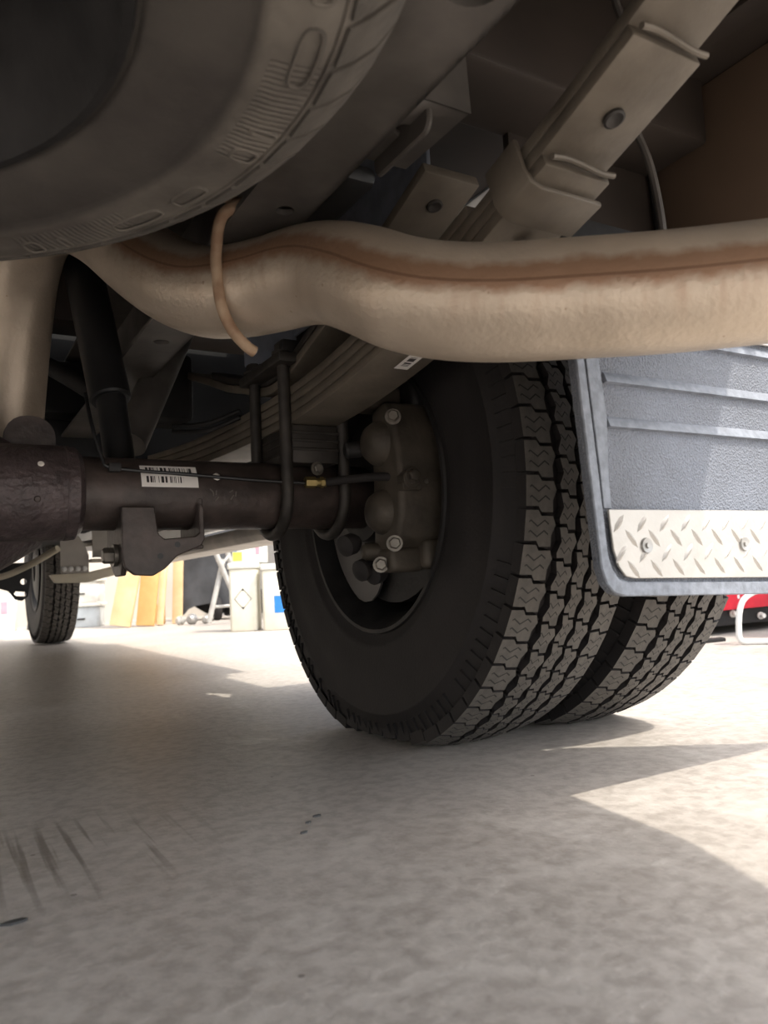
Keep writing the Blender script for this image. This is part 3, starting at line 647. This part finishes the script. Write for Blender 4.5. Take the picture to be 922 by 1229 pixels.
# tread plates with raised lugs
def plate(out, parent, x0, x1, z0, z1):
    pl = MB().slab(out, .003, (0, FY-.0035, 0), (1, 0, 0), (0, 0, 1)).build('tread_plate', 'alu', parent, .0006, 1, 'silver diamond plate with raised lugs')
    def inside(x, z):
        c_ = False
        for i in range(len(out)):
            (xa, za), (xb, zb) = out[i], out[i-1]
            if (za > z) != (zb > z) and x < (xb-xa)*(z-za)/(zb-za)+xa: c_ = not c_
        return c_
    k = 0; z = z0+.008
    while z < z1:
        x = x0 + (.0 if k % 2 else .017)
        while x < x1:
            s_ = 1 if k % 2 else -1; L = .0105*.707
            if inside(x-L, z) and inside(x+L, z) and inside(x, z-L) and inside(x, z+L):
                inst('lug', LUG, pl, T(x, FY-.0065, z) @ Matrix.Rotation(R_(48*s_), 4, 'Y'))
            x += .0335
        z += .0155; k += 1
    return pl
lv = []; L, W, Hh = .0125, .0032, .0017
for a, b_, h in ((-L, 0, 0), (-.4*L, W, 0), (.4*L, W, 0), (L, 0, 0), (.4*L, -W, 0), (-.4*L, -W, 0), (-.55*L, 0, Hh), (.55*L, 0, Hh)): lv.append((a, -h, b_))
LUG = MB().add(lv, [(0, 1, 6), (1, 2, 7, 6), (2, 3, 7), (3, 4, 7), (4, 5, 6, 7), (5, 0, 6), (0, 5, 4, 3, 2, 1)]).mesh('lug'); LUG.materials.append(MATS['alu'])
lp = [(.5795, .308), (.5825, .268), (.588, .251), (.597, .241), (.610, .2385), (.80, .232), (1.045, .224), (1.02, .308)]
pl = plate(lp, truck, .575, 1.05, .224, .308)
for x, z in ((.629, .271), (.788, .270), (.95, .268)):
    MB().lathe([(0, .0036), (.0025, .0036), (.003, .0018), (.0075, .0024), (.0085, 0)], (x, FY-.0065, z), (0, -1, 0), 20).build('screw', 'cast_metal', pl)
pl2 = plate([(.75, .506), (.945, .509), (.925, .59), (.70, .59)], truck, .72, .95, .505, .60)
MB().bx(.56, .93, FY+.01, FY+.03, .52, .62).build('flap_hanger', 'dark_steel', truck, .003)

# ------------------------------------------------------------------ front wheel, running board and brackets
tyre(truck, T(.575, 4.70, .400) @ Matrix.Rotation(R_(2), 4, 'Z') @ Matrix.Translation((0, 0, .005)) @ Matrix.Diagonal((.80, 1, 1, 1)), 'rubber', lambda r, p: False, 'front tyre far ahead under the truck')
rim(truck, .575, True, 4.70, .405)
rb = MB().slab([(.80, .40), (.815, .383), (.94, .383), (.955, .40), (.955, .43), (.80, .43)], -1.95, (0, 2.02, 0), (1, 0, 0), (0, 0, 1)).build('running_board', 'step_grey', truck, .003, 2, 'grey running board along the right side')
sb = MB().slab([(.366, .332), (.385, .302), (.493, .300), (.83, .378), (.83, .41), (.493, .336)], -.05, (0, 3.0, 0), (1, 0, 0), (0, 0, 1)).build('step_support', 'step_cream', truck, .004)
p1 = MB().slab([(.400, .335), (.497, .335), (.497, .40), (.482, .44), (.462, .47), (.40, .52)], -.006, (0, 2.99, 0), (1, 0, 0), (0, 0, 1)).build('bracket_plate', 'step_grey', truck)
for x in (.412, .434, .458, .482): MB().bolt((x, 2.985, .350), (0, -1, 0), .007, .008).build('bolt', 'white_paint', p1)
p2 = MB().slab([(.515, .392), (.64, .392), (.64, .52), (.515, .52)], -.006, (0, 3.02, 0), (1, 0, 0), (0, 0, 1)).build('bracket_plate', 'step_grey', truck)
for x in (.555, .590, .620): MB().bolt((x, 3.012, .405), (0, -1, 0), .007, .008).build('bolt', 'white_paint', p2)
MB().bx(.50, .62, 2.96, 3.02, .372, .384).build('bracket_ledge', 'step_cream', truck, .002)
MB().cyl((.46, 3.05, .44), (.54, 3.05, .45), .012, n=12).build('bracket_rod', 'step_grey', truck)
bb = MB().slab([(.10, .40), (.36, .40), (.352, .33), (.342, .26), (.320, .243), (.295, .25), (.27, .285), (.23, .30), (.10, .31)], -.02, (0, 3.5, 0), (1, 0, 0), (0, 0, 1), holes=[(.326, .322, .012), [(.290, .272), (.300, .264), (.332, .262), (.336, .272), (.330, .280), (.296, .284)]]).build('suspension_bracket', 'black_paint', truck)
MB().tube([(.15, 3.2, .335), (.22, 3.1, .335), (.30, 3.0, .37), (.38, 2.9, .42)], .012, 10).build('pale_edge_rod', 'step_cream', truck)  # pale rod standing in for the bright lower edge of the differential

# ------------------------------------------------------------------ spare wheel slung under the bed
SX, SY, SZ = -.160, .440, .668
spare = thing('spare_wheel', 'dusty spare wheel lying flat under the truck bed', 'spare wheel', (SX, SY, SZ))
SP = [(.236, -.082), (.245, -.092), (.2485, -.098), (.2515, -.098), (.256, -.1035), (.275, -.1075), (.303, -.1095), (.307, -.1095), (.310, -.1125), (.316, -.1135), (.322, -.1128), (.330, -.1135), (.349, -.1122), (.3505, -.1105), (.352, -.1118), (.362, -.1075), (.375, -.0985), (.386, -.086), (.392, -.07), (.394, 0)]
SP = SP + [(r, -h) for r, h in reversed(SP[:-1])]
def shoulder_mesh():
    pr_ = [(.356, -.1125), (.366, -.1085), (.379, -.0995), (.390, -.086), (.397, -.068), (.400, -.052)]; dn = [(.355, -.109), (.364, -.105), (.376, -.096), (.386, -.083), (.392, -.068), (.392, -.052)]
    hw = .43*2*math.pi/NB; vs = []
    for i, ((r, a), (r2, a2)) in enumerate(zip(pr_, dn)):
        sk = .012*i
        for rr_, aa in ((r, a), (r2, a2)):
            for th in (-hw, hw): vs.append((aa, -rr_*math.cos(th+sk), rr_*math.sin(th+sk)))
    fs = [(0, 1, 3, 2), (20, 22, 23, 21)]
    for i in range(5):
        k = 4*i; fs += [(k, k+4, k+5, k+1), (k+2, k+3, k+7, k+6), (k, k+2, k+6, k+4), (k+1, k+5, k+7, k+3)]
    return MB().add(vs, fs).mesh('tread_block')
SHM = BLOCKS[4]
SHB = shoulder_mesh(); SHB.materials.append(MATS['shoulder_rubber'])
def marks(mb):
    # moulded ovals and bars on the sidewall (tyre-local, lower face = -X)
    def loop(th, r, lt, lr, n=24):
        pts = []
        for k in range(n):
            a = 2*math.pi*k/n; t_ = th + lt*math.copysign(abs(math.cos(a))**.6, math.cos(a)); q_ = r + lr*math.copysign(abs(math.sin(a))**.6, math.sin(a))
            pts.append((-.1135, -q_*math.cos(t_), q_*math.sin(t_)))
        pts.append(pts[0]); mb.tube(pts, .0012, 6, smooth=0, cap=False)
    for th in range(0, 360, 40):
        loop(R_(th), .338, R_(4.2), .0065); loop(R_(th+10), .338, R_(2.8), .0065); loop(R_(th+22), .338, R_(1.2), .0085); loop(R_(th+27), .338, R_(.5), .0085)
Ms = T(SX, SY, SZ) @ Matrix.Rotation(R_(-90), 4, 'Y')
# local -X must face down: check and flip if needed
if (Ms @ Vector((-1, 0, 0, 0))).z > 0: Ms = T(SX, SY, SZ) @ Matrix.Rotation(R_(90), 4, 'Y')
st = tyre(spare, Ms @ Matrix.Scale(1.04, 4), 'rubber_dusty', lambda r, p: r == 0, None, False, marks, SP, [SHB]+BLOCKS[1:4]+[SHM])
pr = [(.250, -.094), (.2475, -.102), (.242, -.102), (.237, -.090), (.222, -.060), (.206, -.030), (.204, .05), (.222, .075), (.240, .092)]
so = MB().lathe([(r*1.04, h*1.04) for r, h in pr], (SX, SY, SZ), (0, 0, 1), 64).build('wheel_rim', 'dark_steel', spare)
MB().lathe([(.205, .02), (.172, -.01), (.125, -.03), (.10, -.04), (.08, -.04), (.07, .0), (.06, .0)], (SX, SY, SZ), (0, 0, 1), 48).build('wheel_disc', 'dark_steel', so)
MB().lathe([(.0, .03), (.10, .03), (.10, .035), (0, .035)], (SX, SY, SZ), (0, 0, 1), 32).build('hoist_plate', 'black_paint', so)

# ------------------------------------------------------------------ clutter along the wall
def along(px, py, a): return Matrix.Translation((px, py, 0)) @ Matrix.Rotation(R_(a), 4, 'Z')
def xf(mb, M): mb.v = [M @ v for v in mb.v]; return mb
CAMYAW = -30.5       # things roughly face the open side of the garage
# square jugs
def jug(px, py, a, label, h, w_, capm, name='plastic_jug', full=True):
    M = along(px, py, a); o = thing(name, label, 'jug', (px, py, 0), 'plastic jugs on the floor')
    out = rrect(-w_/2, w_/2, -w_/2, w_/2, .02)
    mb = MB()
    for z0, z1, s in ((0, h*.80, 1),): mb.slab([(x*s, y*s) for x, y in out], z1-z0, (0, 0, z0), (1, 0, 0), (0, 1, 0))
    xf(mb, M).build('jug_body', 'plastic_cream', o, .008)
    xf(MB().slab(rrect(-w_*.55, w_*.55, -w_*.55, w_*.55, .02), .035, (0, 0, h*.80), (1, 0, 0), (0, 1, 0)), M).build('jug_lid', 'plastic_white', o, .006)
    return o, M
j1, M1 = jug(1.625, 4.44, CAMYAW, 'cream square jug with a black diamond mark, beside the rear tyre', .46, .165, 'x')
for pts in ([(-.012, .238), (.012, .238), (0, .252)], [(-.012, .142), (.012, .142), (0, .128)]):
    xf(MB().slab([(x, z) for x, z in pts], .001, (0, -.0826, 0), (1, 0, 0), (0, 0, 1)), M1).build('hazard_mark', 'print_dark', j1)
dm = [(0, .252), (.052, .190), (0, .128), (-.052, .190)]
xf(MB().slab(dm, .001, (0, -.0826, 0), (1, 0, 0), (0, 0, 1), holes=[[(x*.93, .19+(z-.19)*.93) for x, z in dm]]), M1).build('diamond_mark', 'print_dark', j1)
j2, M2 = jug(1.775, 4.30, CAMYAW, 'white square jug with a blue label, half hidden by the rear tyre', .44, .165, 'x')
xf(MB().slab([(-.01, .10), (.08, .10), (.08, .20), (-.01, .20)], .001, (0, -.0826, 0), (1, 0, 0), (0, 0, 1)), M2).build('blue_label', 'print_blue', j2)
bxo = thing('product_box', 'small white carton with yellow patch standing on the diamond-marked jug', 'box', (1.64, 4.44, .404))
Mb = along(1.66, 4.46, CAMYAW)
xf(MB().bx(-.09, .11, -.05, .05, .404, .52), Mb).build('carton', 'plastic_white', bxo, .003)
xf(MB().bx(-.085, -.03, -.0515, -.050, .415, .47), Mb).build('yellow_patch', 'print_yellow', bxo)
xf(MB().bx(-.085, -.06, -.0515, -.050, .472, .50), Mb).build('blue_patch', 'print_blue', bxo)
xf(MB().bx(.05, .075, -.0515, -.050, .45, .50), Mb).build('pink_patch', 'print_pink', bxo)
# boards leaning on the wall
def board(x, y, w_, h, t_, lean, side, m, label, a=CAMYAW):
    M = along(x, y, a) @ Matrix.Rotation(R_(side), 4, 'Y') @ Matrix.Rotation(R_(-lean), 4, 'X')
    mb = MB().bx(-w_/2, w_/2, 0, t_, 0.0, h); xf(mb, M); zmin = min(v.z for v in mb.v); mb.v = [v-Vector((0, 0, zmin)) for v in mb.v]
    return tag(mb.build('wooden_board', m, None, .003), label, 'board', 'boards leaning on the wall')
board(1.215, 6.05, .155, 1.25, .04, 9, 9, 'wood_pale', 'wide pale board, leftmost of those leaning behind the axle bracket')
board(1.39, 6.00, .135, 1.20, .04, 9, 4, 'wood_orange', 'orange-toned board standing right of the wide pale board')
board(1.495, 5.99, .045, 1.22, .05, 9, 3, 'wood_pale', 'thin pale batten at the right edge of the orange board')
board(1.665, 6.12, .075, 1.15, .04, 5, 1, 'wood_pale', 'lone pale post standing left of the black covered machine')
# stacked plastic boxes
for k, (z0, z1, lab) in enumerate(((0, .20, 'lower clear storage box beside the front tyre'), (.205, .405, 'upper pale storage box stacked on another box'))):
    M = along(1.03, 6.90, -20); o = thing('storage_box', lab, 'storage box', (1.03, 6.9, z0), 'stacked storage boxes')
    xf(MB().slab(rrect(-.22, .22, -.15, .15, .03), z1-z0-.035, (0, 0, z0), (1, 0, 0), (0, 1, 0)), M).build('box_body', 'clear_box' if k == 0 else 'plastic_white', o, .006)
    xf(MB().slab(rrect(-.235, .235, -.165, .165, .03), .03, (0, 0, z1-.033), (1, 0, 0), (0, 1, 0)), M).build('box_lid', 'plastic_white', o, .006)
    xf(MB().bx(.05, .11, -.158, -.150, z0+.06, z0+.075), M).build('latch', 'print_dark', o)
M = along(.98, 6.9, -20); o = thing('small_carton', 'small white carton on top of the storage boxes', 'box', (.98, 6.9, .41))
xf(MB().bx(-.12, .08, -.1, .1, .41, .56), M).build('carton', 'plastic_white', o, .003); xf(MB().bx(-.10, .06, -.102, -.1, .50, .53), M).build('printed_band', 'step_grey', o)
o = thing('cardboard_carton', 'white carton with pink print at the left edge of the picture', 'box', (.42, 7.1, 0)); M = along(.40, 7.1, -8)
xf(MB().bx(-.25, .20, -.15, .15, 0, .30), M).build('carton', 'plastic_white', o, .004)
xf(MB().bx(.10, .15, -.152, -.15, .14, .24), M).build('pink_print', 'print_pink', o); xf(MB().bx(-.05, .04, -.152, -.15, .08, .20), M).build('printed_panel', 'print_yellow', o)
tag(xf(MB().cyl((0, 0, 0), (0, 0, .05), .028, .024, n=16, ch=.006), along(.70, 6.98, 0)).build('small_can', 'print_dark'), 'little dark can standing beside the white carton with pink print', 'can')
# covered machine with wheel
o = thing('covered_machine', 'machine under a dark cloth cover, with a black wheel', 'machine', (2.12, 6.52, 0)); M = along(2.12, 6.52, CAMYAW)
mb = MB(); nx, nzz = 28, 10; vs = []
for j in range(nzz+1):
    z = .09+.95*j/nzz
    for i in range(nx):
        a = 2*math.pi*i/nx; f = 1+.06*math.sin(5*a+j*.5)+.04*math.sin(9*a-j)
        rx = (.20+.07*(1-j/nzz))*f; ry = .18*f
        vs.append((rx*math.copysign(abs(math.cos(a))**.6, math.cos(a))-.02, ry*math.copysign(abs(math.sin(a))**.6, math.sin(a)), z + (.05*math.sin(3*a) if j == 0 else 0)))
fs = [(j*nx+i, j*nx+(i+1) % nx, (j+1)*nx+(i+1) % nx, (j+1)*nx+i) for j in range(nzz) for i in range(nx)] + [tuple(nzz*nx+i for i in range(nx))]
xf(mb.add(vs, fs), M).build('cloth_cover', 'cover_cloth', o, ang=70)
xf(MB().lathe([(0, -.03), (.035, -.03), (.04, -.025), (.085, -.03), (.095, -.015), (.095, .015), (.085, .03), (0, .03)], (.055, -.21, .095), (1, .35, 0), 28), M).build('wheel', 'rubber', o)
xf(MB().lathe([(0, -.034), (.03, -.034), (.034, -.028)], (.055, -.21, .095), (1, .35, 0), 20), M).build('wheel_hub', 'cast_metal', o)
xf(MB().bx(.08, .40, -.10, .14, .03, .24), M).build('base', 'black_paint', o, .02)
# folding step ladder
o = thing('step_ladder', 'grey folded step stool with crossed legs beside the jugs', 'step ladder', (1.85, 5.44, 0))
for a, b_ in (((1.965, 5.40, .02), (1.745, 5.40, .56)), ((1.715, 5.45, .02), (1.835, 5.45, .47)), ((2.02, 5.52, .02), (1.875, 5.52, .60))):
    MB().tube([a, b_], .019, 12, smooth=0).build('leg', 'tube_grey', o)
MB().tube([(1.745, 5.45, .13), (1.90, 5.51, .13), (1.985, 5.52, .15)], .011, 10, smooth=0).build('crossbar', 'tube_grey', o)
MB().tube([(1.82, 5.45, .42), (1.80, 5.40, .42), (1.90, 5.52, .50)], .010, 10, smooth=0).build('crossbar', 'tube_grey', o)
# little metal castings on the floor
for k, (x, y, s, lab) in enumerate(((1.62, 5.85, .034, 'dark round knob-ended casting left of the shiny one'), (1.70, 5.82, .040, 'shiny silver casting on the floor beside the machine wheel'), (1.80, 5.80, .030, 'small bright casting nearest the machine wheel'))):
    M = along(x, y, 20*k); o = thing('metal_casting', lab, 'metal part', (x, y, 0), 'small metal parts on the floor')
    xf(MB().lathe([(0, -s), (s*.6, -s*.95), (s, -s*.4), (s*.55, 0), (s, s*.4), (s*.6, s*.95), (0, s)], (0, 0, s*1.0), (1, .3, 0), 18), M).build('casting', 'tube_grey' if k == 0 else 'cast_metal', o)
    xf(MB().cyl((0, 0, s*.9), (0, -.02, s*2.0), s*.35, s*.2, n=14), M).build('stud', 'tube_grey', o)
tag(xf(MB().bx(-.04, .04, -.01, .01, 0, .16), along(1.585, 6.3, CAMYAW)).build('orange_bottle', 'wood_orange', None, .008), 'small orange container between the batten and the lone post', 'bottle')
# low machine with a red panel on the right
o = thing('shop_machine', 'low black machine with a bright red side panel behind the mud flap', 'machine', (2.5, 1.85, 0))
MB().bx(2.06, 3.1, 1.80, 2.3, .03, .10).build('machine_base', 'black_paint', o, .01)
MB().bx(2.10, 3.1, 1.82, 2.3, .085, .30).build('machine_body', 'step_grey', o, .01)
rp = MB().bx(2.375, 2.72, 1.775, 1.82, .088, .170).build('red_panel', 'red_paint', o, .003)
MB().cyl((2.515, 1.7745, .132), (2.515, 1.776, .132), .0075, n=16).build('white_dot', 'white_paint', rp)
MB().slab([(-.003, -.010), (.003, -.010), (.003, .004), (.006, .010), (-.006, .010), (-.003, .004)], .001, (2.425, 1.7745, .118), (1, 0, 0), (0, 0, 1)).build('key_slot', 'black_paint', rp)
MB().bx(2.28, 2.31, 1.815, 1.83, .09, .17).build('side_strip', 'tube_grey', o, .002)
for x, y, z in ((2.50, 1.785, .072), (2.19, 1.79, .05), (2.66, 1.785, .055)): MB().bolt((x, y+.01, z), (-.3, -1, 0), .010, .02).build('bolt', 'chip_white', o)
for x, y in ((2.12, 1.85), (3.0, 1.85), (2.12, 2.25), (3.0, 2.25)): MB().cyl((x, y, 0), (x, y, .035), .02, n=14).build('foot', 'black_paint', o)
tag(MB().slab([(2.10, 1.66), (2.24, 1.64), (2.26, 1.67), (2.13, 1.70)], .012, (0, 0, 0), (1, 0, 0), (0, 1, 0)).build('metal_plate', 'dark_steel', None, .003), 'thin dark metal plate lying on the floor before the black machine', 'plate')
tag(MB().tube([(2.28, 1.40, .009), (2.20, 1.49, .009), (2.165, 1.53, .012), (2.162, 1.535, .05), (2.17, 1.53, .11), (2.19, 1.52, .145), (2.24, 1.50, .165), (2.34, 1.46, .17)], .009, 12).build('bent_tube_stand', 'white_paint'), 'bent white tube stand on the floor at the right edge', 'stand')
# crumbs and chips on the floor
for x, y, s, lab in ((.358, .78, .0045, 'dark crumb on the concrete nearest the inner tyre'), (.341, .765, .003, 'smallest dark crumb of the three on the floor'), (.324, .738, .0038, 'dark crumb of the three nearest the camera'), (.056, .684, .009, 'flat dark chip on the floor at lower left')):
    pts = [(s*(1+.4*math.sin(3*k))*math.cos(k*1.05), .5*s*(1+.3*math.cos(2*k))*math.sin(k*1.05)) for k in range(6)]
    tag(MB().slab(pts, .002, (x, y, 0), (1, 0, 0), (0, 1, 0)).build('floor_crumb', 'print_dark'), lab, 'debris', 'crumbs on the floor')
